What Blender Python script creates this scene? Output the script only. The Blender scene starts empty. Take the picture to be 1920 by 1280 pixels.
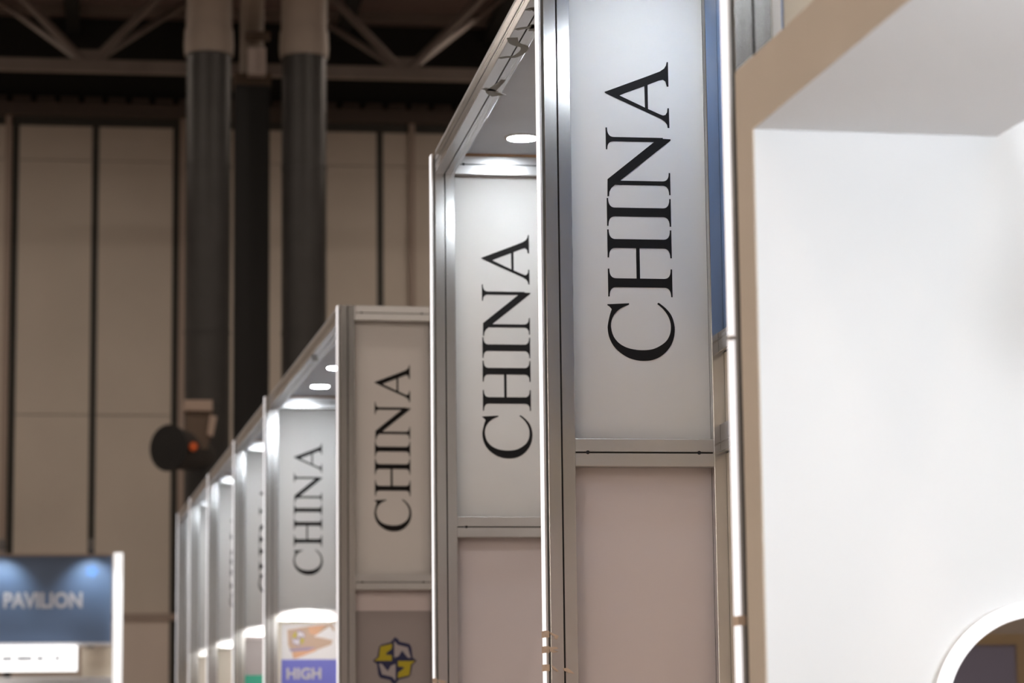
import bpy, bmesh, math, random
from mathutils import Vector, Matrix
from mathutils.geometry import tessellate_polygon
random.seed(7)
S = bpy.context.scene
COL = S.collection

# ------------------------------------------------------------------ camera, world, exposure
YAW, PITCH, ROLL = 0.144, 0.1454, 0.0111
fh = Vector((math.sin(YAW), math.cos(YAW), 0)); r0 = Vector((math.cos(YAW), -math.sin(YAW), 0)); zz = Vector((0, 0, 1))
fwd = fh*math.cos(PITCH) + zz*math.sin(PITCH); up0 = -fh*math.sin(PITCH) + zz*math.cos(PITCH)
rt = r0*math.cos(ROLL) - up0*math.sin(ROLL); upv = up0*math.cos(ROLL) + r0*math.sin(ROLL)
cd = bpy.data.cameras.new('camera'); cam = bpy.data.objects.new('camera', cd); COL.objects.link(cam)
m = Matrix((rt, upv, -fwd)).transposed().to_4x4(); m.translation = Vector((0, 0, 1.6)); cam.matrix_world = m
cd.sensor_width = 36; cd.lens = 93.75; cd.clip_end = 200; cd.clip_start = 0.05
cd.dof.use_dof = True; cd.dof.focus_distance = 8.0; cd.dof.aperture_fstop = 4.0
S.camera = cam
W = bpy.data.worlds.new('world'); S.world = W; W.use_nodes = True
W.node_tree.nodes['Background'].inputs[0].default_value = (.5, .42, .35, 1)
W.node_tree.nodes['Background'].inputs[1].default_value = 0.05
S.view_settings.view_transform = 'Standard'; S.view_settings.look = 'None'
S.cycles.caustics_reflective = False; S.cycles.caustics_refractive = False
S.view_settings.exposure = 0.0; S.view_settings.gamma = 1; S.view_settings.use_curve_mapping = False
HIGHBAY = 84.0      # emission of the hall's high-bay lamps
LEDDOWN = 116.0     # emission of the canopy downlights, near stands
LEDFAR = 175.0      # emission of the canopy downlights, far stands (brighter lamps)

# ------------------------------------------------------------------ materials
def mat(name, col, rough=.5, metal=0., spec=.5, noise=0., nscale=8., stretch=(1, 1, 1), bump=0., emit=None, estr=0., rvar=0., coat=0.):
    M = bpy.data.materials.new(name); M.use_nodes = True
    nt = M.node_tree; b = nt.nodes['Principled BSDF']
    c = (*col, 1)
    b.inputs['Base Color'].default_value = c; b.inputs['Roughness'].default_value = rough
    b.inputs['Metallic'].default_value = metal; b.inputs['Specular IOR Level'].default_value = spec
    b.inputs['Coat Weight'].default_value = coat
    if noise or bump or rvar:
        tc = nt.nodes.new('ShaderNodeTexCoord'); mp = nt.nodes.new('ShaderNodeMapping'); mp.inputs['Scale'].default_value = stretch
        nz = nt.nodes.new('ShaderNodeTexNoise'); nz.inputs['Scale'].default_value = nscale; nz.inputs['Detail'].default_value = 4
        nt.links.new(tc.outputs['Object'], mp.inputs[0]); nt.links.new(mp.outputs[0], nz.inputs['Vector'])
        if noise:
            r = nt.nodes.new('ShaderNodeMapRange'); r.inputs[1].default_value = .3; r.inputs[2].default_value = .7
            r.inputs[3].default_value = 1-noise; r.inputs[4].default_value = 1+noise
            mx = nt.nodes.new('ShaderNodeVectorMath'); mx.operation = 'SCALE'; mx.inputs[0].default_value = col
            nt.links.new(nz.outputs['Fac'], r.inputs[0]); nt.links.new(r.outputs[0], mx.inputs['Scale']); nt.links.new(mx.outputs[0], b.inputs['Base Color'])
        if rvar:
            r = nt.nodes.new('ShaderNodeMapRange'); r.inputs[1].default_value = .3; r.inputs[2].default_value = .7
            r.inputs[3].default_value = rough-rvar; r.inputs[4].default_value = rough+rvar
            nt.links.new(nz.outputs['Fac'], r.inputs[0]); nt.links.new(r.outputs[0], b.inputs['Roughness'])
        if bump:
            bp = nt.nodes.new('ShaderNodeBump'); bp.inputs['Strength'].default_value = bump; bp.inputs['Distance'].default_value = .01
            nt.links.new(nz.outputs['Fac'], bp.inputs['Height']); nt.links.new(bp.outputs[0], b.inputs['Normal'])
    if emit:
        b.inputs['Emission Color'].default_value = (*emit, 1); b.inputs['Emission Strength'].default_value = estr
    return M
ALU = mat('aluminium_upright', (.80, .80, .80), .19, 1., rvar=.02, nscale=12, stretch=(4, 4, .05))
ALUX = mat('aluminium_bar', (.82, .82, .83), .30, 1., rvar=.006, nscale=12, stretch=(.05, 3, 3))
ALUY = mat('aluminium_beam', (.72, .73, .76), .28, 1., rvar=.012, nscale=8, stretch=(6, .05, 6))
GRVSHADE = mat('groove_shade', (.03, .03, .03), .7)  # dark strip laid in the profile grooves to paint their inner shade
SCREW = mat('screw_black', (.015, .015, .018), .5)
SIGN = mat('sign_white', (.80, .785, .78), .7, spec=.15, noise=.015, nscale=3)
MAUVE = mat('panel_mauve', (.81, .725, .735), .5, noise=.02, nscale=2)
BEIGE = mat('panel_beige', (.62, .54, .44), .55)
GREYP = mat('panel_grey', (.40, .36, .36), .5)
CREAM = mat('panel_cream', (.82, .75, .66), .5)
INK = mat('ink_black', (.012, .011, .012), .6, spec=.15)
CEILW = mat('canopy_white', (.72, .77, .86), .6, noise=.03, nscale=4)
WOODE = mat('board_edge', (.42, .25, .14), .7, noise=.2, nscale=20)
MARK = mat('marker_grey', (.22, .22, .21), .6)
TAPE = mat('tape_tan', (.72, .56, .44), .5)
LEDSTRIP = mat('led_strip', (.9, .9, .9), .4, emit=(1, .97, 1.), estr=.85)
LEDHOUSE = mat('led_housing', (.75, .74, .76), .4)
LEDLENS = mat('downlight_lens', (.9, .9, .9), .4, emit=(.89, .96, 1.), estr=LEDDOWN)
LEDLENS2 = mat('downlight_lens_far', (.9, .9, .9), .4, emit=(.89, .96, 1.), estr=LEDFAR)
WHITEM = mat('white_enamel', (.8, .8, .8), .35)
BLUEP = mat('panel_blue_gloss', (.13, .24, .50), .35, spec=.3, noise=.25, nscale=1.5)
BLUEB = mat('pavilion_blue', (.13, .19, .31), .5, noise=.06, nscale=2)
LETW = mat('letter_pale', (.55, .52, .54), .5)
BROWN = mat('taupe_fascia', (.68, .60, .52), .6, noise=.03, nscale=3)
BOOTHW = mat('booth_white', (.87, .88, .90), .5, noise=.008, nscale=2)
MIRR = mat('mirror_glass', (.8, .82, .86), .015, 1.)
RING = mat('mirror_light', (1, 1, 1), .4, emit=(1, .97, .99), estr=1.6)
NAVY = mat('emblem_navy', (.02, .025, .09), .5)
YELL = mat('emblem_yellow', (.55, .45, .02), .5)
EMGR = mat('emblem_grey', (.48, .44, .46), .5)
POSTW = mat('poster_white', (.80, .78, .80), .5)
POSTB = mat('poster_blue', (.16, .17, .60), .5)
PEACH = mat('poster_peach', (.72, .40, .24), .5); TANB = mat('poster_tan', (.55, .38, .28), .5); MAUV2 = mat('poster_violet', (.38, .30, .44), .5)
TEAL = mat('panel_teal', (.03, .38, .25), .5)
DOORB = mat('door_beige', (.71, .65, .575), .6, noise=.04, nscale=.8)
DOORL = mat('door_pale', (.82, .73, .66), .6, noise=.04, nscale=.8)
DARKM = mat('mullion_dark', (.055, .055, .05), .6)
TRIMB = mat('trim_brown', (.44, .36, .31), .6)
BLACKW = mat('upper_wall_black', (.018, .018, .018), .8)
HEADB = mat('door_header_brown', (.12, .095, .085), .7)
STEEL = mat('truss_paint', (.25, .21, .19), .6, noise=.08, nscale=3)
ROOFB = mat('roof_deck', (.20, .145, .135), .8, noise=.1, nscale=2)
DUCTD = mat('duct_dark', (.05, .049, .049), .45, noise=.1, nscale=3)
DUCTL = mat('duct_pale', (.42, .36, .31), .55, noise=.06, nscale=3)
BOXW = mat('box_pale', (.75, .66, .62), .5)
NOZB = mat('nozzle_black', (.018, .018, .019), .5)
NOZG = mat('nozzle_grey', (.06, .058, .058), .5)
FITB = mat('fitting_brown', (.16, .115, .085), .6)
FITL = mat('fitting_pale', (.50, .39, .32), .6)
ORNG = mat('knob_orange', (.75, .13, .02), .5)
FLOORM = mat('floor_grey', (.32, .27, .235), .6, noise=.15, nscale=1.5)
WALLM = mat('hall_wall', (.36, .30, .25), .8, noise=.06, nscale=.5)
LAMPG = mat('lamp_housing', (.25, .25, .25), .5, .5)
HBLENS = mat('highbay_lens', (1, 1, 1), .4, emit=(1., .85, .72), estr=HIGHBAY)
LBOX = mat('lightbox_white', (1, 1, 1), .4, emit=(1, 1, 1), estr=1.5)
LPOST = mat('light_post', (.95, .95, .95), .4, emit=(1, 1, 1), estr=.9)
PURP = mat('partition_purple', (.30, .29, .40), .6)
TANF = mat('partition_tan', (.45, .33, .19), .6)

# ------------------------------------------------------------------ helpers
def link(o, parent=None):
    COL.objects.link(o)
    if parent: o.parent = parent
    return o
def tag(o, label=None, cat=None, group=None, kind=None):
    if label: o['label'] = label
    if cat: o['category'] = cat
    if group: o['group'] = group
    if kind: o['kind'] = kind
    return o
def empty(name, loc=(0, 0, 0), rz=0):
    o = bpy.data.objects.new(name, None); o.empty_display_size = .1; COL.objects.link(o)
    o.location = loc; o.rotation_euler = (0, 0, rz); return o
class MB:
    def __init__(s): s.v = []; s.f = []
    def box(s, x0, x1, y0, y1, z0, z1):
        n = len(s.v)
        s.v += [(x, y, z) for z in (z0, z1) for y in (y0, y1) for x in (x0, x1)]
        s.f += [tuple(n+i for i in q) for q in ((0, 2, 3, 1), (4, 5, 7, 6), (0, 1, 5, 4), (2, 6, 7, 3), (0, 4, 6, 2), (1, 3, 7, 5))]
        return s
    def prism(s, poly, h0, h1, axis='z'):
        # poly: closed 2-D outline (ccw or cw); extruded along axis.  z:(x,y)  x:(y,z)  y:(x,z)
        a = sum(poly[i][0]*poly[(i+1) % len(poly)][1]-poly[(i+1) % len(poly)][0]*poly[i][1] for i in range(len(poly)))
        if a < 0: poly = poly[::-1]
        def P(p, h):
            return (p[0], p[1], h) if axis == 'z' else ((h, p[0], p[1]) if axis == 'x' else (p[0], h, p[1]))
        n = len(s.v); k = len(poly)
        s.v += [P(p, h0) for p in poly] + [P(p, h1) for p in poly]
        flip = axis == 'y'
        tri = tessellate_polygon([[Vector((p[0], p[1], 0)) for p in poly]])
        for t in tri:
            t = list(t)
            ar = (poly[t[1]][0]-poly[t[0]][0])*(poly[t[2]][1]-poly[t[0]][1])-(poly[t[2]][0]-poly[t[0]][0])*(poly[t[1]][1]-poly[t[0]][1])
            if ar < 0: t = t[::-1]
            top = tuple(n+k+i for i in t); bot = tuple(n+i for i in t[::-1])
            if flip: top, bot = top[::-1], bot[::-1]
            s.f += [top, bot]
        for i in range(k):
            j = (i+1) % k; q = (n+i, n+j, n+k+j, n+k+i)
            s.f.append(q[::-1] if flip else q)
        return s
    def tube(s, pts, rad, seg=16, cap=True):
        # swept tube through pts; rad is a number or a list
        pts = [Vector(p) for p in pts]; n0 = len(s.v); K = len(pts)
        rad = rad if isinstance(rad, (list, tuple)) else [rad]*K
        prev = None
        for i, p in enumerate(pts):
            t = (pts[min(i+1, K-1)]-pts[max(i-1, 0)]).normalized()
            if prev is None:
                u = t.orthogonal().normalized()
            else:
                u = (prev - t*prev.dot(t)).normalized()
            prev = u; w = t.cross(u)
            for k in range(seg):
                a = 2*math.pi*k/seg
                s.v.append(tuple(p + (u*math.cos(a)+w*math.sin(a))*rad[i]))
        for i in range(K-1):
            for k in range(seg):
                a = n0+i*seg+k; b = n0+i*seg+(k+1) % seg
                s.f.append((a, b, b+seg, a+seg))
        if cap:
            s.f.append(tuple(n0+k for k in range(seg))[::-1]); s.f.append(tuple(n0+(K-1)*seg+k for k in range(seg)))
        return s
    def lathe(s, prof, seg=32):
        # (r,z) profile about z
        n0 = len(s.v)
        for r, z in prof:
            for k in range(seg):
                a = 2*math.pi*k/seg; s.v.append((r*math.cos(a), r*math.sin(a), z))
        for i in range(len(prof)-1):
            for k in range(seg):
                a = n0+i*seg+k; b = n0+i*seg+(k+1) % seg
                s.f.append((a, b, b+seg, a+seg))
        s.f.append(tuple(n0+k for k in range(seg))[::-1]); s.f.append(tuple(n0+(len(prof)-1)*seg+k for k in range(seg)))
        return s
    def build(s, name, M, parent=None, loc=(0, 0, 0), rot=(0, 0, 0), smooth=False):
        me = bpy.data.meshes.new(name); me.from_pydata(s.v, [], s.f); me.update()
        me.materials.append(M)
        bm = bmesh.new(); bm.from_mesh(me); bmesh.ops.recalc_face_normals(bm, faces=bm.faces); bm.to_mesh(me); bm.free()
        if smooth:
            for p in me.polygons: p.use_smooth = True
            try: me.set_sharp_from_angle(angle=math.radians(40))
            except Exception: pass
        o = bpy.data.objects.new(name, me); link(o, parent); o.location = loc; o.rotation_euler = rot
        return o
def children(o): return [c for c in bpy.data.objects if c.parent is o]
def copy_tree(o, parent=None):
    c = o.copy(); COL.objects.link(c); c.parent = parent
    for ch in children(o): copy_tree(ch, c)
    return c
def text_mesh(name, txt, size, M, parent, loc, bold=0., ext=.002, align='LEFT', rot=(math.pi/2, 0, 0), xs=1.):
    c = bpy.data.curves.new(name, 'FONT'); c.body = txt; c.size = size; c.offset = bold; c.extrude = ext; c.align_x = align; c.resolution_u = 3
    t = bpy.data.objects.new(name, c); COL.objects.link(t)
    dg = bpy.context.evaluated_depsgraph_get()
    me = bpy.data.meshes.new_from_object(t.evaluated_get(dg)); bpy.data.objects.remove(t); bpy.data.curves.remove(c)
    me.name = name; me.materials.clear(); me.materials.append(M)
    o = bpy.data.objects.new(name, me); link(o, parent); o.location = loc; o.rotation_euler = rot; o.scale = (xs, 1, 1)
    return o
def block(X0, phi):
    def T(d, off=0, z=0):
        x = X0+off
        return (x*math.cos(phi)-d*math.sin(phi), d*math.cos(phi)+x*math.sin(phi), z)
    return T
def structure(o): o['kind'] = 'structure'; return o

# ------------------------------------------------------------------ hall shell
XL, XR, YF, YB, ZC = -26., 30., -22., 45., 13.8
structure(MB().box(XL, XR, YF, YB+.5, -.2, 0).build('floor', FLOORM))
wl = structure(MB().box(XL-.3, XL, YF, YB+.5, 0, ZC).build('wall_left', WALLM))
wr = structure(MB().box(XR, XR+.3, YF, YB+.5, 0, ZC).build('wall_right', WALLM))
wf = structure(MB().box(XL, XR, YF-.3, YF, 0, ZC).build('wall_front', BLACKW))
for i in range(22):
    MB().box(XL+.02+i*2.54, XL+2.52+i*2.54, YF-.02, YF+.04, .02, 5.6).build('cladding_panel', WALLM, wf)
wb = structure(MB().box(XL, XR, YB+.06, YB+.5, 0, ZC).build('wall_back', BLACKW))
ce = structure(MB().box(XL, XR, YF, YB+.5, ZC, ZC+.2).build('ceiling', ROOFB))
# big sliding-door leaves of the back wall: separate sheets with dark mullions between
edges = [-1.94]
seq = [-1.94, -.60, .765]
seams = [-19.3, -17.95, -16.6, -15.25, -13.9, -12.55, -11.2, -9.85, -8.5, -7.2, -5.87, -4.53, -3.25, -1.94, -.60, .765, 2.06, 3.17, 4.25, 5.6, 6.95, 8.3, 9.65, 11., 12.35, 13.7, 15.05, 16.4, 17.75, 19.1, 20.45]
rows = [(.02, 3.52), (3.60, 6.93), (6.945, 11.28), (11.295, 11.88)]
cache = {}
for a, b in zip(seams[:-1], seams[1:]):
    for ri, (z0, z1) in enumerate(rows):
        MB().box(a+.06, b-.06, YB-.02, YB+.06, z0, z1).build('door_panel', DOORL if ri == 0 else DOORB, wb)
for x in seams:
    MB().box(x-.06, x+.06, YB, YB+.06, 0, 11.88).build('mullion', DARKM, wb)
for x in (-2.06, .87, -5.99, 4.8):
    MB().box(x-.05, x+.05, YB-.12, YB, 0, 12.04).build('door_post', TRIMB, wb)
MB().box(XL, XR, YB-.05, YB, 3.5, 3.62).build('rail', TRIMB, wb)
MB().box(XL, XR, YB-.18, YB+.06, 12.03, 12.26).build('door_header', HEADB, wb)
MB().box(XL, XR, YB-.03, YB+.06, 11.88, 12.03).build('header_reveal', DARKM, wb)
for i in range(34):
    x = -6 + i*.40
    MB().box(x, x+.30, YB-.10, YB+.06, 12.262, 12.38).build('header_block', HEADB, wb)
# purlins under the roof deck
for y in (44.2, 42.3, 40.4, 36., 33., 30.):
    structure(MB().box(XL, XR, y-.06, y+.06, ZC-.16, ZC).build('trim_%d' % int(y), STEEL))
for i, x in enumerate((-6.1, -3.55, -1.0, 1.1, 3.6, 6.15, 8.7)):
    structure(MB().box(x-.12, x+.12, 28, YB, ZC-.30, ZC-.165).build('trim_%d' % (50+i), BLACKW))

def bar(mb, p, q, r): return mb.tube([p, q], r, 10)
tr = empty('roof_truss', (-.63, 38, 11.18))
tag(tr, 'brown painted steel roof truss with V-shaped diagonals crossing the hall', 'truss')
MB().box(-22, 27, -.08, .08, -.09, .08).build('bottom_chord', STEEL, tr)
MB().box(-22, 27, -.09, .09, 2.35, 2.53).build('top_chord', STEEL, tr)
MB().box(-22, 27, 2.85, 3.03, 2.30, 2.48).build('top_chord', STEEL, tr)
for k in range(-3, 6):
    x = 4.6*k
    if x-2.3 < -20 or x+2.3 > 27: continue
    for sx in (-1, 1):
        bar(MB(), (x+sx*.05, 0, .05), (x+sx*2.3, 0, 2.42), .062).build('diagonal', STEEL, tr, smooth=True)
        bar(MB(), (x+sx*.05, .05, .05), (x+sx*2.3, 2.94, 2.38), .05).build('diagonal', STEEL, tr, smooth=True)
    MB().box(x-.22, x+.22, -.02, .02, -.02, .24).build('gusset', STEEL, tr)
pip = MB().tube([(XL, 39.5, 11.62), (XR, 39.5, 11.62)], .045, 10).build('service_pipe', STEEL, smooth=True)
tag(pip, 'thin brown service pipe running along behind the roof truss', 'pipe')

# ------------------------------------------------------------------ ventilation ducts
def arc_duct(z0, R, n=8): return [(0, -R+R*math.cos(a), z0+R*math.sin(a)) for a in [math.pi/2*i/n for i in range(n+1)]]
def duct(x, label):
    t = empty('ventilation_duct', (x, 36, 0)); tag(t, label, 'duct', 'dark round ventilation risers')
    MB().tube([(0, 0, 0), (0, 0, 10.88)], .308, 28).build('riser', DUCTD, t, smooth=True)
    for z in (2.2, 4.6, 7., 9.3): MB().lathe([(.30, z-.02), (.318, z-.02), (.318, z+.02), (.30, z+.02)], 28).build('seam_band', DUCTD, t, smooth=True)
    MB().lathe([(.30, 10.86), (.335, 10.86), (.345, 11.0), (.335, 11.22), (.30, 11.22)], 28).build('collar', DUCTL, t, smooth=True)
    MB().tube([(0, 0, 11.18)]+arc_duct(11.3, .9)+[(0, -9, 12.2)], .318, 28).build('elbow', DUCTL, t, smooth=True)
duct(1.045, 'dark grey round duct riser carrying the black jet nozzle')
duct(2.355, 'dark grey round duct riser beside the black square riser')
t = empty('cable_riser', (1.68, 37.0, 0)); tag(t, 'black square riser with pale elbow between the round ducts', 'duct')
MB().box(-.245, .245, -.2, .2, 0, 10.66).build('riser', NOZB, t)
MB().box(-.26, .26, -.22, .22, 10.66, 10.83).build('bracket', FITB, t)
MB().tube([(0, .02, 10.83), (0, .02, 11.5)]+[(p[0], p[1], p[2]) for p in arc_duct(11.5, .5)]+[(.0, -8, 12.0)], .17, 16).build('elbow', DUCTL, t, smooth=True)
MB().box(-.10, .24, -.42, -.20, 11.30, 11.38).build('clip', FITB, t)
t = MB().box(-.125, .125, -.1, .1, -.19, .19).build('junction_box', BOXW, loc=(1.73, 36.6, 10.94)); tag(t, 'small pale rectangular box mounted on the black square riser', 'junction box')
# black jet nozzle branching from the first riser
t = empty('jet_nozzle', (.82, 35.2, 5.33)); tag(t, 'black round air jet nozzle with brown fitting and orange knob', 'nozzle')
ax = Vector((-.62, -.78, -.02)).normalized()
c0 = Vector((.20, .40, -.02)); c1 = Vector((-.27, -.15, 0))
MB().tube([c0, c0.lerp(c1, .45), c0.lerp(c1, .8), c1], [.17, .255, .27, .285], 28).build('barrel', NOZG, t, smooth=True)
MB().tube([c1, c1+ax*.05, c1+ax*.06], [.29, .31, .30], 28).build('rim', NOZB, t, smooth=True)
MB().tube([c1+ax*.055, c1+ax*.065], [.25, .12], 28).build('mouth', NOZB, t, smooth=True)
MB().prism([(-.10, .02), (-.06, .52), (.27, .52), (.30, .30), (.20, .0)], -.08, .42, 'y').build('fitting', FITB, t)
MB().box(-.10, .27, -.14, .40, .50, .64).build('top_cap', FITL, t)
MB().prism([(.20, .18), (.24, .44), (.33, .42), (.28, .16)], -.16, -.08, 'y').build('strap', FITL, t)
MB().tube([(.02, -.40, .0), (.02, -.24, .0)], .055, 16).build('knob', ORNG, t, smooth=True)

# ------------------------------------------------------------------ high-bay lamps
hb = empty('high_bay_lamp', (0, 0, 0)); tag(hb, 'unseen round high-bay lamp hanging from the hall roof', 'lamp', 'high-bay lamps of the hall')
MB().lathe([(.06, .5), (.07, .28), (.30, .18), (.42, .02), (.42, 0), (.38, .005), (.05, .2)], 20).build('reflector', LAMPG, hb, smooth=True)
MB().lathe([(.38, .03), (.38, .01)], 20).build('lens', HBLENS, hb)
MB().tube([(0, 0, .5), (0, 0, 1.29)], .02, 8).build('hanger', LAMPG, hb)
first = True
spots = [(x, y) for x in (-17, -9, -2.5, 5, 13, 22) for y in (-18, -12, -6, 3, 12, 21, 30)]
spots += [(x, 39) for x in (-20, -15, -10, -5, 7, 10.5, 15, 20)] + [(x, y) for x in (-13, -5.5, 1.5, 9) for y in (-15, -9)]  # extra unseen rows added to brighten the back wall and the camera end
for x, y in spots:
    o = hb if first else copy_tree(hb); first = False; o.location = (x, y, 12.5)

# ------------------------------------------------------------------ shell-scheme frames with CHINA signs
ZB0, ZB1 = 2.363, 2.4436        # crossbar
ZT0, ZT1 = 3.8234, 3.905        # top bar
P0, PW = .013, .08              # post starts after the light strip
RP = .505                       # right post
def profile(w, g=.0025, dp=.010, c=.0015):
    h = w/2; q = []
    # counter-clockwise square with a groove in the middle of every side
    base = [(-h+c, -h), (-g, -h), (-g, -h+dp), (g, -h+dp), (g, -h), (h-c, -h)]
    for k in range(4):
        a = k*math.pi/2; ca, sa = round(math.cos(a)), round(math.sin(a))
        q += [(x*ca-y*sa, x*sa+y*ca) for x, y in base]
    return q
PR = profile(.08)
def post(parent, x0, z1, name='post'):
    o = MB().prism([(x0+.04+x, .04+y) for x, y in PR], 0, z1).build(name, ALU, parent)
    g = MB().box(x0+.0377, x0+.0423, .0075, .0095, 0, z1-.004).build('groove_shade', GRVSHADE, o)
    return o
def hbar(parent, x0, x1, z0, name, y0=0.):
    h = .0806
    o = MB().prism([(y0+.04+x, z0+h/2+y*h/.08) for x, y in PR], x0, x1, 'x').build(name, ALUX, parent)
    MB().box(x0+.002, x1-.002, y0+.0075, y0+.0095, z0+h/2-.0022, z0+h/2+.0022).build('groove_shade', GRVSHADE, o)
    return o
def screw(parent, x, z):
    return MB().tube([(x, -.0015, z), (x, .008, z)], .0058, 8).build('screw', SCREW, parent)
def make_frame():
    t = empty('post_frame'); 
    post(t, P0, ZT1); post(t, RP, ZT1)
    tb = hbar(t, P0+PW, RP, ZT0, 'top_bar'); cb = hbar(t, P0+PW, RP, ZB0, 'crossbar')
    for b, z in ((tb, ZT0+.0405), (cb, ZB0+.0403)):
        for x in (P0+PW+.036, RP-.045): screw(b, x, z)
    st = MB().box(0, .0065, .004, .052, .02, ZT1).build('led_housing', LEDHOUSE, t)
    MB().box(-.0035, .0004, .004, .024, .02, ZT1-.003).build('light_strip', LEDSTRIP, st)
    MB().box(-.0035, .0004, .031, .052, .02, ZT1-.003).build('light_strip', LEDSTRIP, st)
    MB().box(.0064, P0+.001, .012, .044, .02, ZT1-.02).build('mount', LAMPG, t)
    return t

# --- serif letters of the sign, outlined in the sign's own plane: u = reading direction (up), v = letter height (towards the aisle)
def LT(X, Y, oy):           # outline units -> (u, v) in metres
    yg = oy + Y/4.267; xg = 1120 + X/4.265
    xb = 1265 + (yg-550)*.0175
    return ((675.5-yg)/560.5*.905, (xb-xg)/120*.1935)
CAP = .1935
def serif_stem(u0, u1, s0, s1, v0=0., v1=CAP, th=.0042, both=(1, 1)):
    # stem u0..u1 with bracketed serifs s0..s1 at both ends
    b = .020; pts = []
    def br(ua, us, vs, d):       # bracket from serif tip to stem side
        out = []
        for i in range(7):
            a = math.pi/2*i/6
            out.append((us+(ua-us)*math.sin(a)**1.0*1.0 if False else us+(ua-us)*(1-math.cos(a)), vs+d*(b*(1-math.sqrt(max(0, 1-(1-math.cos(a))**2)) if False else b*0)) ))
        return out
    def quad(p, c, q, n=7): return [((1-t)**2*p[0]+2*t*(1-t)*c[0]+t*t*q[0], (1-t)**2*p[1]+2*t*(1-t)*c[1]+t*t*q[1]) for t in [i/n for i in range(n+1)]]
    if both[0]:
        pts += [(s1, v0), (s1, v0+th)] ; right_low = quad((s1-.003, v0+th), (u1, v0+th+.001), (u1, v0+th+b))
        left_low = quad((u0, v0+th+b), (u0, v0+th+.001), (s0+.003, v0+th)) + [(s0, v0+th), (s0, v0)]
    else: right_low = [(u1, v0)]; left_low = [(u0, v0)]
    if both[1]:
        right_up = quad((u1, v1-th-b), (u1, v1-th-.001), (s1-.003, v1-th)) + [(s1, v1-th), (s1, v1)]
        left_up = [(s0, v1), (s0, v1-th)] + quad((s0+.003, v1-th), (u0, v1-th-.001), (u0, v1-th-b))
    else: right_up = [(u1, v1)]; left_up = [(u0, v1)]
    return pts + right_low + right_up + left_up + left_low
def U(y): return (675.5-y)/560.5*.905
def smooth_closed(pts): return pts
def catmull(pts, n=4):
    out = []
    for i in range(len(pts)-1):
        p0 = pts[max(i-1, 0)]; p1 = pts[i]; p2 = pts[i+1]; p3 = pts[min(i+2, len(pts)-1)]
        for k in range(n):
            t = k/n
            out.append(tuple(.5*((2*p1[j])+(-p0[j]+p2[j])*t+(2*p0[j]-5*p1[j]+4*p2[j]-p3[j])*t*t+(-p0[j]+3*p1[j]-3*p2[j]+p3[j])*t**3) for j in (0, 1)))
    out.append(pts[-1]); return out
C_out = [(135, 815), (120, 860), (105, 930), (103, 975), (116, 1040), (150, 1105), (200, 1155), (265, 1195), (330, 1215), (390, 1220), (460, 1212), (530, 1180), (590, 1120), (625, 1050), (636, 970), (625, 900), (600, 845), (560, 800), (515, 765)]
C_in = [(497, 770), (545, 812), (580, 860), (600, 910), (605, 960), (597, 1010), (570, 1060), (520, 1100), (460, 1127), (390, 1136), (320, 1132), (250, 1115), (190, 1080), (150, 1030), (131, 970), (130, 920), (147, 870), (180, 828), (220, 800), (272, 777)]
Cpoly = [LT(x, y, 390) for x, y in [(100, 776), (100, 784), (118, 795)] + catmull(C_out) + [(504, 760)] + catmull(C_in) + [(272, 767)]]
Hpolys = [serif_stem(U(540), U(523.6), U(557.5), U(505.8)), serif_stem(U(467), U(450.5), U(485), U(432.8)), [(U(524), .097), (U(466.5), .097), (U(466.5), .1075), (U(524), .1075)]]
Ipolys = [serif_stem(U(408.2), U(391.7), U(426), U(374))]
Npolys = [serif_stem(U(349), U(341), U(366.7), U(325), v1=CAP-.03, both=(1, 0)),
          serif_stem(U(267), U(259), U(282.5), U(241.3), v0=.02, both=(0, 1)),
          [LT(x, y, 100) for x, y in [(100, 1155), (112, 1155), (115, 1120), (130, 1090), (160, 1062), (215, 1064), (205, 1025), (606, 698), (606, 688), (560, 686), (470, 684), (470, 715), (100, 1018)]]]
Apolys = [[LT(x, y, 100) for x, y in [(75, 316), (80, 324), (190, 345), (240, 322), (395, 262), (510, 215), (545, 207), (565, 220), (577, 262), (590, 262), (586, 62), (576, 62), (570, 90), (555, 115), (520, 140), (420, 181)]],
          [LT(x, y, 100) for x, y in [(78, 322), (90, 330), (530, 525), (560, 545), (578, 570), (583, 597), (597, 597), (593, 437), (582, 437), (578, 470), (565, 492), (545, 497), (515, 486), (400, 436), (185, 338)]],
          [LT(x, y, 100) for x, y in [(395, 250), (421, 240), (425, 450), (400, 440)]]]
ZTXT = 1.6+1.0778+.002; OBASE = .398
def make_sign():
    t = empty('header_sign')
    MB().box(.0935, .5045, .04, .046, ZB1+.0005, ZT0-.0005).build('board', SIGN, t)
    for polys in ([Cpoly], Hpolys, Ipolys, Npolys, Apolys):
        mb = MB()
        for i, p in enumerate(polys):
            mb.prism([(OBASE-v, ZTXT+u) for u, v in p], .0388-.0001*i, .0402, 'y')
        mb.build('letter', INK, t)
    return t
PHA, PHB = 0., .0434
TA = block(1.1948, PHA); TB = block(1.7367, PHB)
fr0 = make_frame(); sg0 = make_sign()
frames = [(TA, PHA, 5.1406), (TA, PHA, 7.6173), (TA, PHA, 10.4384), (TB, PHB, 14.2185), (TB, PHB, 18.1941), (TB, PHB, 20.9868), (TB, PHB, 23.75), (TB, PHB, 26.15), (TB, PHB, 28.05)]
shift = [0, 0, 0, 0, -.02, 0, 0, 0, 0]
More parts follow.
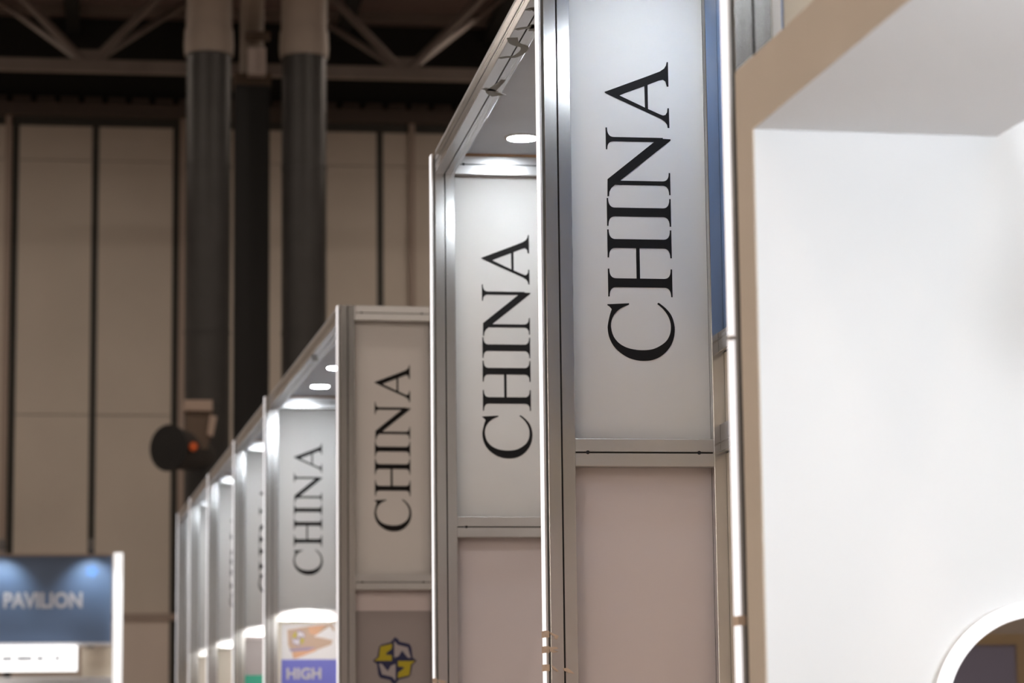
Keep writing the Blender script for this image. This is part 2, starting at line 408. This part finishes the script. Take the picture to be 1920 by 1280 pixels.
flab = ['aluminium post frame with light strip rising behind the white mirror booth',
        'aluminium post frame with three tan tape wraps beside the blue gloss panel',
        'aluminium post frame at the far end of the marker-scribbled canopy beam',
        'aluminium post frame around the unlit sign and the shield emblem banner',
        'aluminium post frame around the sign and the poster with blue banner',
        'aluminium post frame above the grey and teal panel',
        'aluminium post frame, first beyond the grey and teal panel',
        'aluminium post frame, second beyond the grey and teal panel',
        'aluminium post frame at the far end of the row by the hall doors']
slab = [None,
        'white CHINA sign panel beside the blue gloss panel, crisp black serif letters',
        'white CHINA sign panel under the downlit canopy with marker scribbles',
        'unlit taupe-looking CHINA sign panel above the shield emblem banner',
        'lit CHINA sign panel above the poster with brown boxes and blue banner',
        'half hidden CHINA sign panel above the grey and teal panel',
        'pale sign panel of the first frame beyond the teal panel',
        'pale sign panel of the second frame beyond the teal panel',
        'pale sign panel of the last frame by the hall doors']
FR = []
for i, (T, ph, d) in enumerate(frames):
    f = fr0 if i == 0 else copy_tree(fr0)
    f.location = T(d, shift[i]); f.rotation_euler = (0, 0, ph); tag(f, flab[i], 'frame', 'aluminium post frames of the stands'); FR.append(f)
    if i >= 1:
        s = sg0 if i == 1 else copy_tree(sg0)
        s.location = T(d, shift[i]); s.rotation_euler = (0, 0, ph); tag(s, slab[i], 'sign', 'CHINA header signs')
# infill of the frame behind the mirror booth: narrow white board and a beige board
MB()
o = MB().box(.0935, .122, .038, .046, ZB1+.0005, ZT0-.0005).build('infill_board', SIGN, loc=TA(5.1406)); tag(o, 'narrow white infill board in the frame behind the mirror booth', 'panel')
o = MB().box(.128, .5045, .040, .048, ZB1+.0005, ZT0-.0005).build('infill_board', BEIGE, loc=TA(5.1406)); tag(o, 'beige infill board seen above the taupe fascia of the mirror booth', 'panel')
# lower wall panels
lowm = [MAUVE, MAUVE, MAUVE, MAUVE, CREAM, MAUVE, CREAM, CREAM, CREAM]
llab = ['mauve lower panel of the frame behind the mirror booth', 'mauve lower wall panel under the sign beside the blue gloss panel', 'mauve lower wall panel under the canopy with marker scribbles',
        'mauve lower wall panel behind the shield emblem banner', 'cream lower wall panel behind the poster with blue banner', 'mauve lower wall panel behind the grey and teal sheets',
        'cream lower panel of the first frame beyond the teal panel', 'cream lower panel of the second frame beyond the teal panel', 'cream lower panel of the last frame by the hall doors']
for i, (T, ph, d) in enumerate(frames):
    o = MB().box(.0935, .5045, .04, .046, .03, ZB0-.0005).build('wall_panel', lowm[i], loc=T(d, shift[i]), rot=(0, 0, ph)); tag(o, llab[i], 'panel', 'lower wall panels of the stands')

# tape wraps on the light strips
def tape(fr, z, tail):
    w = MB().box(-.0052, .009, .001, .055, z-.0095, z+.0095).build('tape_wrap', TAPE, fr)
    for pl in tail:
        MB().prism(pl, -.004, -.0025, 'y').build('tape_tail', TAPE, w)
zt = 1.6+.265
tape(FR[1], 1.878, [[(.008, 1.884), (.014, 1.882), (.036, 1.872), (.030, 1.862), (.022, 1.866), (.024, 1.871), (.012, 1.876)]])
tape(FR[1], 1.834, [[(.008, 1.841), (.030, 1.841), (.034, 1.836), (.018, 1.833), (.034, 1.828), (.020, 1.824), (.010, 1.828)]])
tape(FR[1], 1.782, [[(.012, 1.790), (.020, 1.786), (.034, 1.772), (.030, 1.770), (.018, 1.778)], [(.046, 1.780), (.060, 1.781), (.072, 1.772), (.080, 1.764), (.062, 1.767), (.050, 1.773)]])
tape(FR[2], 1.802, [[(.010, 1.806), (.035, 1.803), (.048, 1.796), (.03, 1.793), (.010, 1.796)]])
tape(FR[0], 1.812, []); 
for k, z in enumerate((2.372,)):
    MB().lathe([(.004, -.004), (.010, -.002), (.012, .004), (.004, .007)], 10).build('tape_blob', LEDHOUSE, FR[0], loc=(-.004, .01, z))

# ------------------------------------------------------------------ canopies between frames, with downlights
dl = empty('downlight')
MB().lathe([(.055, .012), (.068, .012), (.070, -.002), (.066, -.006), (.0585, -.006)], 28).build('trim_ring', WHITEM, dl, smooth=True)
MB().lathe([(.058, .004), (.058, -.0065)], 28).build('lens', LEDLENS, dl)
dl2 = empty('downlight')
for c in children(dl):
    k = c.copy(); COL.objects.link(k); k.parent = dl2; k.name = c.name
    if k.name.startswith('lens'): k.data = c.data.copy(); k.data.materials[0] = LEDLENS2
dlu = {}
def downlight(T, ph, d, off, label, group):
    src = dl2 if T is TB else dl; o = copy_tree(src) if src.name in dlu else src; dlu[src.name] = 1
    o.location = T(d, off, ZCP-.0005); o.rotation_euler = (0, 0, ph); tag(o, label, 'downlight', group)
ZCP = ZT1+.0005
def beam(parent, x0, y0, y1, z0, name):
    o = MB().prism([(x0+.04+x, z0+.0408+y*.0816/.08) for x, y in PR], y0, y1, 'y').build(name, ALUY, parent)
    MB().box(x0+.0377, x0+.0423, y0+.002, y1-.002, z0+.0075, z0+.0095).build('groove_shade', GRVSHADE, o)
    return o
def canopy(T, ph, d0, d1, label, lights, llabel, sh=0.):
    L = d1-d0-.08
    t = empty('canopy', T(d0+.08, 0, 0), ph); tag(t, label, 'canopy', 'canopies over the stand fronts')
    b = beam(t, P0, 0, L, ZT0, 'front_beam'); beam(t, RP, 0, L, ZT0, 'rear_beam')
    MB().box(P0+.002, RP+PW-.002, .002, L-.002, ZCP, ZCP+.012).build('ceiling_board', CEILW, t)
    MB().box(P0+PW+.001, RP-.001, L-.016, L-.003, ZCP-.0085, ZCP-.0002).build('board_edge', WOODE, t)
    for l in lights: downlight(T, ph, l, .295 if T is TB else .32, llabel, llabel)
    return t, b
c01, b01 = canopy(TA, PHA, frames[0][2], frames[1][2], 'aluminium framed canopy over the sign beside the blue gloss panel', (7.28, 6.36), 'round LED downlight in the canopy above the blue gloss panel')
c12, b12 = canopy(TA, PHA, frames[1][2], frames[2][2], 'aluminium framed canopy whose beam carries grey marker scribbles', (10.11, 9.19), 'round LED downlight in the marker-scribbled canopy')
cm1, bm1 = canopy(TA, PHA, 1.6, frames[0][2], 'aluminium framed canopy reaching out over the mirror booth', (4.75, 3.8, 2.8, 2.2), 'round LED downlight in the canopy over the mirror booth')
cl = ['aluminium framed canopy in front of the sign above the poster with blue banner', 'aluminium framed canopy in front of the half hidden sign', 'aluminium framed canopy, first beyond the half hidden sign',
      'aluminium framed canopy, second beyond the half hidden sign', 'aluminium framed canopy, last by the hall doors']
for k in range(5):
    i = 3+k; d0, d1 = frames[i][2], frames[i+1][2]
    ls = (17.62, 16.70, 15.78) if k == 0 else tuple(d1-.58-.92*j for j in range(2 if k < 4 else 1))
    canopy(TB, PHB, d0, d1, cl[k], ls, 'round LED downlight in the canopy '+('before the sign above the poster' if k == 0 else 'before the half hidden sign' if k == 1 else ('first', 'second', 'third')[k-2]+' beyond the half hidden sign'))
# rear upper boards of each bay
bl = ['', 'white rear board of the marker-scribbled canopy', 'white rear board of the bay above the poster', 'white rear board of the bay before the half hidden sign', 'white rear board of the bay first beyond the half hidden sign', 'white rear board of the bay second beyond the half hidden sign', 'white rear board of the bay by the hall doors']
for k, (i, j) in enumerate(((0, 1), (1, 2), (3, 4), (4, 5), (5, 6), (6, 7), (7, 8))):
    T, ph, d0 = frames[i]; d1 = frames[j][2]; L = d1-d0-.08
    if k == 0: continue
    o = MB().box(.541, .549, 0.002, L-.002, ZB0, ZT0-.001).build('rear_board', SIGN, loc=T(d0+.08), rot=(0, 0, ph)); tag(o, bl[k], 'panel')
# the bay beside the sign: blue gloss board above two rails and cream boards
L = frames[1][2]-frames[0][2]-.08
loc = TA(frames[0][2]+.08)
o = MB().box(.541, .549, .002, L-.002, 2.761, ZT0-.001).build('gloss_board', BLUEP, loc=loc); tag(o, 'glossy blue board filling the upper side of the stand', 'panel')
for z0, z1, lab in ((2.703, 2.76, 'aluminium rail under the glossy blue board'), (2.405, 2.487, 'aluminium rail below the narrow cream board')):
    o = MB().box(.525, .565, .002, L-.002, z0, z1).build('side_rail', ALUY, loc=loc); tag(o, lab, 'rail')
for z0, z1, lab in ((2.487, 2.703, 'narrow cream board between the two side rails'), (.03, 2.405, 'cream side board under the lower side rail')):
    o = MB().box(.541, .549, .002, L-.002, z0+.003, z1-.003).build('side_board', CREAM, loc=loc); tag(o, lab, 'panel')

# grey marker scribbles on the underside of the second canopy's beam (local to the beam: x offset, y distance)
def stroke(parent, pts, w, z, name='marker_stroke'):
    pts = catmull(pts, 5) if len(pts) > 2 else pts
    Lf, Rt = [], []
    for i, p in enumerate(pts):
        a = pts[max(i-1, 0)]; b = pts[min(i+1, len(pts)-1)]; dx, dy = b[0]-a[0], b[1]-a[1]; n = math.hypot(dx, dy) or 1
        ww = w if not isinstance(w, list) else w[0]+(w[1]-w[0])*i/(len(pts)-1)
        Lf.append((p[0]-dy/n*ww, p[1]+dx/n*ww)); Rt.append((p[0]+dy/n*ww, p[1]-dx/n*ww))
    mb = MB()
    for i in range(len(pts)-1):
        mb.prism([Lf[i], Lf[i+1], Rt[i+1], Rt[i]], z-.0008, z+.0002, 'z')
    return mb.build(name, MARK, parent)
y0 = frames[1][2]+.08
def MK(pts): return [(x, y-y0) for x, y in pts]
stroke(b12, MK([(.020, 9.0), (.045, 9.02), (.060, 9.06), (.088, 9.10)]), [.012, .028], ZT0)
stroke(b12, MK([(.050, 9.03), (.062, 8.95), (.072, 8.87)]), [.018, .008], ZT0)
stroke(b12, MK([(.018, 8.58), (.040, 8.56), (.066, 8.55), (.083, 8.48), (.078, 8.42), (.055, 8.40), (.036, 8.37), (.022, 8.31)]), [.008, .018], ZT0)
stroke(b12, MK([(.020, 8.21), (.040, 8.19), (.060, 8.18), (.074, 8.15), (.078, 8.22)]), [.009, .016], ZT0)
stroke(b12, MK([(.022, 7.98), (.040, 7.95), (.055, 7.98), (.070, 7.92)]), [.010, .016], ZT0)
bB = [c for c in bpy.data.objects if c.name.startswith('front_beam')][3]
stroke(bB, [(.02, 15.56-14.2985), (.06, 15.83-14.2985)], .018, ZT0)

# ------------------------------------------------------------------ emblem banner, poster, teal sheet
def EM(x, y, s=1.): return ((x-655)/6.4/350.*s, -(y-1022)/6.4/350.*s)
TLq = [(480, 850), (622, 818), (615, 880), (548, 930), (548, 948), (618, 955), (618, 1020), (405, 1020), (462, 975)]
TRq = [(648, 785), (690, 832), (812, 862), (848, 988), (812, 985), (742, 898), (702, 965), (648, 985)]
half = [(655, 738), (695, 762), (712, 792), (832, 820), (856, 860), (872, 985), (915, 1015)]
rot180 = lambda L: [(1310-x, 2044-y) for x, y in L]
def emblem(parent, cx, cz, y, s=1., mats=None):
    mats = mats or (NAVY, YELL, EMGR)
    out = half + [(917, 1030), (868, 1072), (845, 1190), (822, 1215), (705, 1245)]
    out = out + rot180(out)
    P = lambda L: [(cx+EM(a, b, s)[0], cz+EM(a, b, s)[1]) for a, b in L]
    e = MB().prism(P(out), y-.001, y, 'y').build('emblem', mats[0], parent)
    for L, M in ((TLq, mats[1]), (rot180(TLq), mats[1]), (TRq, mats[2]), (rot180(TRq), mats[2])):
        MB().prism(P(L), y-.002, y-.0008, 'y').build('emblem_field', M, e)
T, ph, d = frames[3]
t = empty('banner', T(d, 0, 0), ph); tag(t, 'grey banner with navy and yellow shield emblem', 'banner')
MB().box(.0945, .5035, .036, .039, .6, 2.252).build('sheet', GREYP, t)
emblem(t, .308, 1.985, .0355, 1.0)
T, ph, d = frames[4]
t = empty('poster', T(d, shift[4], 0), ph); tag(t, 'poster with brown boxes, small emblem and blue HIGH banner', 'poster')
MB().box(.12, .50, .030, .038, .9, 2.345).build('sheet', POSTW, t)
MB().box(.12, .50, .028, .0302, .9, 2.105).build('blue_field', POSTB, t)
MB().prism([(.160, 2.305), (.30, 2.33), (.47, 2.345), (.485, 2.30), (.40, 2.25), (.47, 2.235), (.46, 2.205), (.36, 2.17), (.20, 2.11), (.19, 2.16), (.165, 2.20)], .0285, .0301, 'y').build('box_picture', TANB, t)
MB().prism([(.19, 2.15), (.34, 2.185), (.36, 2.165), (.21, 2.11)], .028, .0288, 'y').build('box_side', PEACH, t)
MB().prism([(.30, 2.325), (.42, 2.34), (.36, 2.27), (.31, 2.28)], .028, .0288, 'y').build('box_side', PEACH, t)
MB().prism([(.34, 2.26), (.45, 2.33), (.48, 2.29), (.40, 2.25)], .028, .0288, 'y').build('box_top', POSTW, t)
MB().prism([(.17, 2.175), (.30, 2.19), (.36, 2.185), (.30, 2.165), (.18, 2.16)], .0278, .0286, 'y').build('box_shadow', MAUV2, t)
emblem(t, .235, 2.25, .0278, .45, (MAUV2, YELL, POSTW))
text_mesh('letters', 'HIGH', .102, LETW, t, (.150, .0275, 1.975), bold=.0035, xs=.98)
T, ph, d = frames[5]
t = empty('banner', T(d, 0, 0), ph); tag(t, 'grey sheet over a teal sheet in the lower frame', 'banner')
MB().box(.0945, .5035, .034, .038, 2.065, 2.34).build('grey_sheet', GREYP, t)
MB().box(.0945, .5035, .034, .038, 1.0, 2.064).build('teal_sheet', TEAL, t)

# arm spotlights washing the crossbars and posters of the far stands
def spot(T, ph, d, off, z, tgt, power, label, size=70, blend=.3, armdir=(0, -.35, .05), col=(1, .96, .9), arm=True, M=None):
    M = M or WHITEM
    t = empty('arm_spotlight', T(d, off, z), ph); tag(t, label, 'spotlight', 'arm spotlights of the stands')
    Tg = Vector(tgt); v = Tg.normalized()
    if arm: MB().tube([(0, 0, 0), tuple(Vector(armdir)*.5+Vector((0, 0, .04))), armdir], .009, 8).build('arm', M, t, smooth=True)
    hd = MB().tube([-v*.10, -v*.08, v*.02], [.02, .035, .042], 16).build('head', M, t, smooth=True)
    MB().tube([v*.0202, v*.022], .038, 16).build('lens', LBOX, t)
    l = bpy.data.lights.new('lamp', 'SPOT'); l.energy = power; l.spot_size = math.radians(size); l.spot_blend = blend; l.color = col; l.shadow_soft_size = .03
    lo = bpy.data.objects.new('lamp', l); COL.objects.link(lo); lo.parent = t
    lo.location = v*.045; lo.rotation_euler = v.to_track_quat('-Z', 'Y').to_euler()
    return t
spl = ['before the poster with blue banner', 'before the grey and teal sheets', 'first beyond the grey and teal sheets', 'second beyond the grey and teal sheets']
for k in range(4):
    d1 = frames[4+k][2]
    spot(TB, PHB, d1-1.05, .38, 2.475, (-.08, 1., -.84), 24 if k < 2 else 14, 'small white arm spotlight '+spl[k], size=80, blend=.10, armdir=(.15, .0, -.02))

# ------------------------------------------------------------------ white mirror booth
PHC = .0389; TC = block(1.3833, PHC); DN, DF = 4.8828, 5.0
ZS, ZH = 2.7504, 2.8907
t = empty('booth_wall', TC(DN), PHC); tag(t, 'white booth wall with taupe end edge behind the round mirror', 'wall')
MB().box(.0015, 2.99, 0, DF-DN, 0, ZH).build('panel', BOOTHW, t)
MB().box(-.002, .0015, 0, DF-DN, 0, ZH).build('end_edge', BROWN, t)
MB().box(.0015, 2.99, -.002, DF-DN+.002, ZH, ZH+.006).build('top_cap', WHITEM, t)
t = empty('booth_header', TC(1.2), PHC); tag(t, 'white canopy box with taupe fascia over the mirror booth', 'canopy')
MB().box(.0015, .497, 0, DN-1.2005, ZS, ZH).build('soffit_box', BOOTHW, t)
MB().box(-.002, .0015, 0, DN-1.2005, ZS, ZH).build('fascia', BROWN, t)
t = empty('booth_post', TC(1.2), PHC); tag(t, 'taupe booth post carrying the near end of the header', 'post')
MB().box(0, .12, -.12, -.002, 0, ZH).build('shaft', BROWN, t)
MB().box(-.02, .14, -.14, .0, 0, .02).build('base_plate', BROWN, t)
t = empty('booth_wall', TC(1.2, 3.0), PHC); tag(t, 'white rear wall of the mirror booth along its deep side', 'wall')
MB().box(.002, .10, 0, DF-1.2, 0, ZH+.25).build('panel', BOOTHW, t)
MB().box(-.012, .002, 0, DN-1.2, 0, .10).build('skirting', WHITEM, t)
t = empty('lit_mirror', TC(DN, .533, 1.616), PHC); tag(t, 'round mirror with glowing white light ring on the white booth wall', 'mirror')
MB().lathe([(.19, 0), (.205, 0), (.205, .03), (.19, .03)], 64).build('back_body', WHITEM, t, rot=(math.pi/2, 0, 0), smooth=True)
def ring(r0, r1, h0, h1, seg=72):
    mb = MB(); n = 0
    for r, h in ((r0, h0), (r1, h0), (r1, h1), (r0, h1)):
        for k in range(seg):
            a = 2*math.pi*k/seg; mb.v.append((r*math.cos(a), -h, r*math.sin(a)))
    for q in range(4):
        for k in range(seg):
            a = q*seg+k; b = q*seg+(k+1) % seg; c = ((q+1) % 4)*seg+(k+1) % seg; d_ = ((q+1) % 4)*seg+k
            mb.f.append((a, b, c, d_))
    return mb
ring(.193, .2195, .0, .033).build('rim', WHITEM, t, smooth=True)
ring(.1937, .2188, .0332, .0342).build('light_ring', RING, t, smooth=True)
MB().lathe([(.193, .028), (.193, .032)], 72).build('glass', MIRR, t, rot=(math.pi/2, 0, 0))
bsl = 'white LED spotlight on the inner side of the mirror booth header'
for d, off in ((2.6, .62), (1.7, .62)):
    spot(TC, PHC, d, off, 2.42, (.06, 1., .03), 80, bsl, size=170, blend=.6, armdir=(-.118, 0, .38), col=(.88, .95, 1.))

# ------------------------------------------------------------------ pavilion stand across the far end of the aisle
t = empty('pavilion_header', (-1.6, 32, 0)); tag(t, 'blue header board reading PAVILION in pale letters', 'sign')
MB().box(-2.6, 1.42, 0, .06, 2.70, 3.72).build('board', BLUEB, t)
MB().box(-2.6, 1.42, -.03, .07, 2.66, 2.70).build('lower_edge', LEDHOUSE, t)
MB().box(-2.6, 1.42, -.02, .07, 3.72, 3.745).build('upper_edge', TRIMB, t)
text_mesh('letters', 'PAVILION', .245, LETW, t, (.155, -.002, 3.115), bold=.008, xs=.87)
MB().lathe([(.055, 0), (.06, .002), (.03, .003)], 18).build('emblem', BLUEP, t, loc=(1.19, -.001, 3.54), rot=(math.pi/2, 0, 0))
for a in range(5):
    an = a*2*math.pi/5
    MB().lathe([(.025, 0), (.028, .002)], 12).build('emblem_petal', BLUEP, t, loc=(1.19+.055*math.cos(an), -.001, 3.54+.055*math.sin(an)), rot=(math.pi/2, 0, 0))
t = empty('light_post', (-.105, 32, 0)); tag(t, 'glowing white square post at the end of the PAVILION board', 'post')
MB().box(-.055, .055, -.06, .05, .03, 3.755).build('diffuser', LPOST, t)
MB().box(-.065, .065, -.07, .06, 0, .03).build('foot', LAMPG, t)
t = empty('lightbox', (-1.6, 31.9, 2.365)); tag(t, 'glowing white lightbox sign below the PAVILION board', 'lightbox')
MB().box(-2.6, 1.03, 0, .08, 0, .295).build('face', LBOX, t)
random.seed(3)
x = -.05
for w in (.10, .03, .14, .20, .10, .05, .08):
    MB().box(x+.02, x+w, -.002, .001, .130, .170).build('print_line', NAVY, t); x += w+.03
o = MB().box(-.52, -.17, 32.05, 32.12, 2.30, 2.64).build('beige_board', BEIGE); tag(o, 'beige board between the lightbox and the glowing post', 'panel')
o = MB().box(-4.2, -.165, 32.3, 32.36, .02, 2.28).build('stand_wall', POSTW); tag(o, 'pale stand wall under the white lightbox', 'wall')
o = MB().box(-4.2, -.165, 32.05, 32.36, 2.285, 2.30).build('stand_shelf', WHITEM); tag(o, 'thin white ledge under the beige board', 'ledge')
for x in (-1.45, -.42):
    spot(block(0, 0), 0, 31.62, x, 3.80, (.0, .33, -.5), 20, 'small arm spotlight above the PAVILION board', size=95, blend=.9, armdir=(0, .36, -.06), col=(.8, .92, 1.), M=LAMPG)
spot(block(0, 0), 0, 31.7, -2.4, 2.16, (.8, .5, -.15), 40, 'small arm spotlight over the pale stand wall', size=110, blend=.6, armdir=(0, .595, .02))

# ------------------------------------------------------------------ partition behind the photographer, seen in the mirror
t = empty('partition', (5.9, -7, 0)); tag(t, 'purple-grey partition with tan frame reflected in the round mirror', 'partition')
MB().box(-1.5, .9, -.05, .0, .03, 2.14).build('panel', PURP, t)
MB().box(-1.56, .96, -.06, .02, 2.14, 2.21).build('top_rail', TANF, t)
for x in (-1.56, .9): MB().box(x, x+.06, -.06, .02, 0, 2.14).build('upright', TANF, t)

# unseen spotlit wall added behind the camera to brighten posts and near panels
t = empty('stand_wall', (2.9, -9.5, 0)); tag(t, 'unseen tall cream wall added behind the camera as a light bounce', 'wall')
MB().box(-2.3, 2.2, -.08, 0, .04, 4.3).build('panel', CREAM, t)
MB().box(-2.35, 2.25, -.10, .02, 0, .04).build('base_rail', LAMPG, t)
MB().box(-2.35, 2.25, -.10, .02, 4.3, 4.36).build('top_rail', LAMPG, t)
for x in (1.5, 3., 4.5):
    spot(block(0, 0), 0, -8.9, x, 4.55, (0, -.6, -1.), 300, 'unseen added spotlight washing the cream wall behind the camera', size=120, blend=.8, armdir=(0, -.58, -.19), col=(1, .93, .84), M=LAMPG)

# unseen spotlit wall added across the aisle to light the aisle-facing surfaces
t = empty('stand_wall', (-2.9, 5.2, 0)); tag(t, 'unseen long cream wall added across the aisle as a light bounce', 'wall')
MB().box(-.08, 0, -4., 4.5, .04, 3.4).build('panel', CREAM, t)
MB().box(-.10, .02, -4.05, 4.55, 0, .04).build('base_rail', LAMPG, t)
MB().box(-.10, .02, -4.05, 4.55, 3.4, 3.46).build('top_rail', LAMPG, t)
for y in (2.2, 4.4, 6.6, 8.8):
    spot(block(0, 0), 0, y, -2.3, 3.6, (-.6, 0, -.8), 210, 'unseen added spotlight washing the cream wall across the aisle', size=125, blend=.8, armdir=(-.58, 0, -.17), col=(1, .97, .92), M=LAMPG)
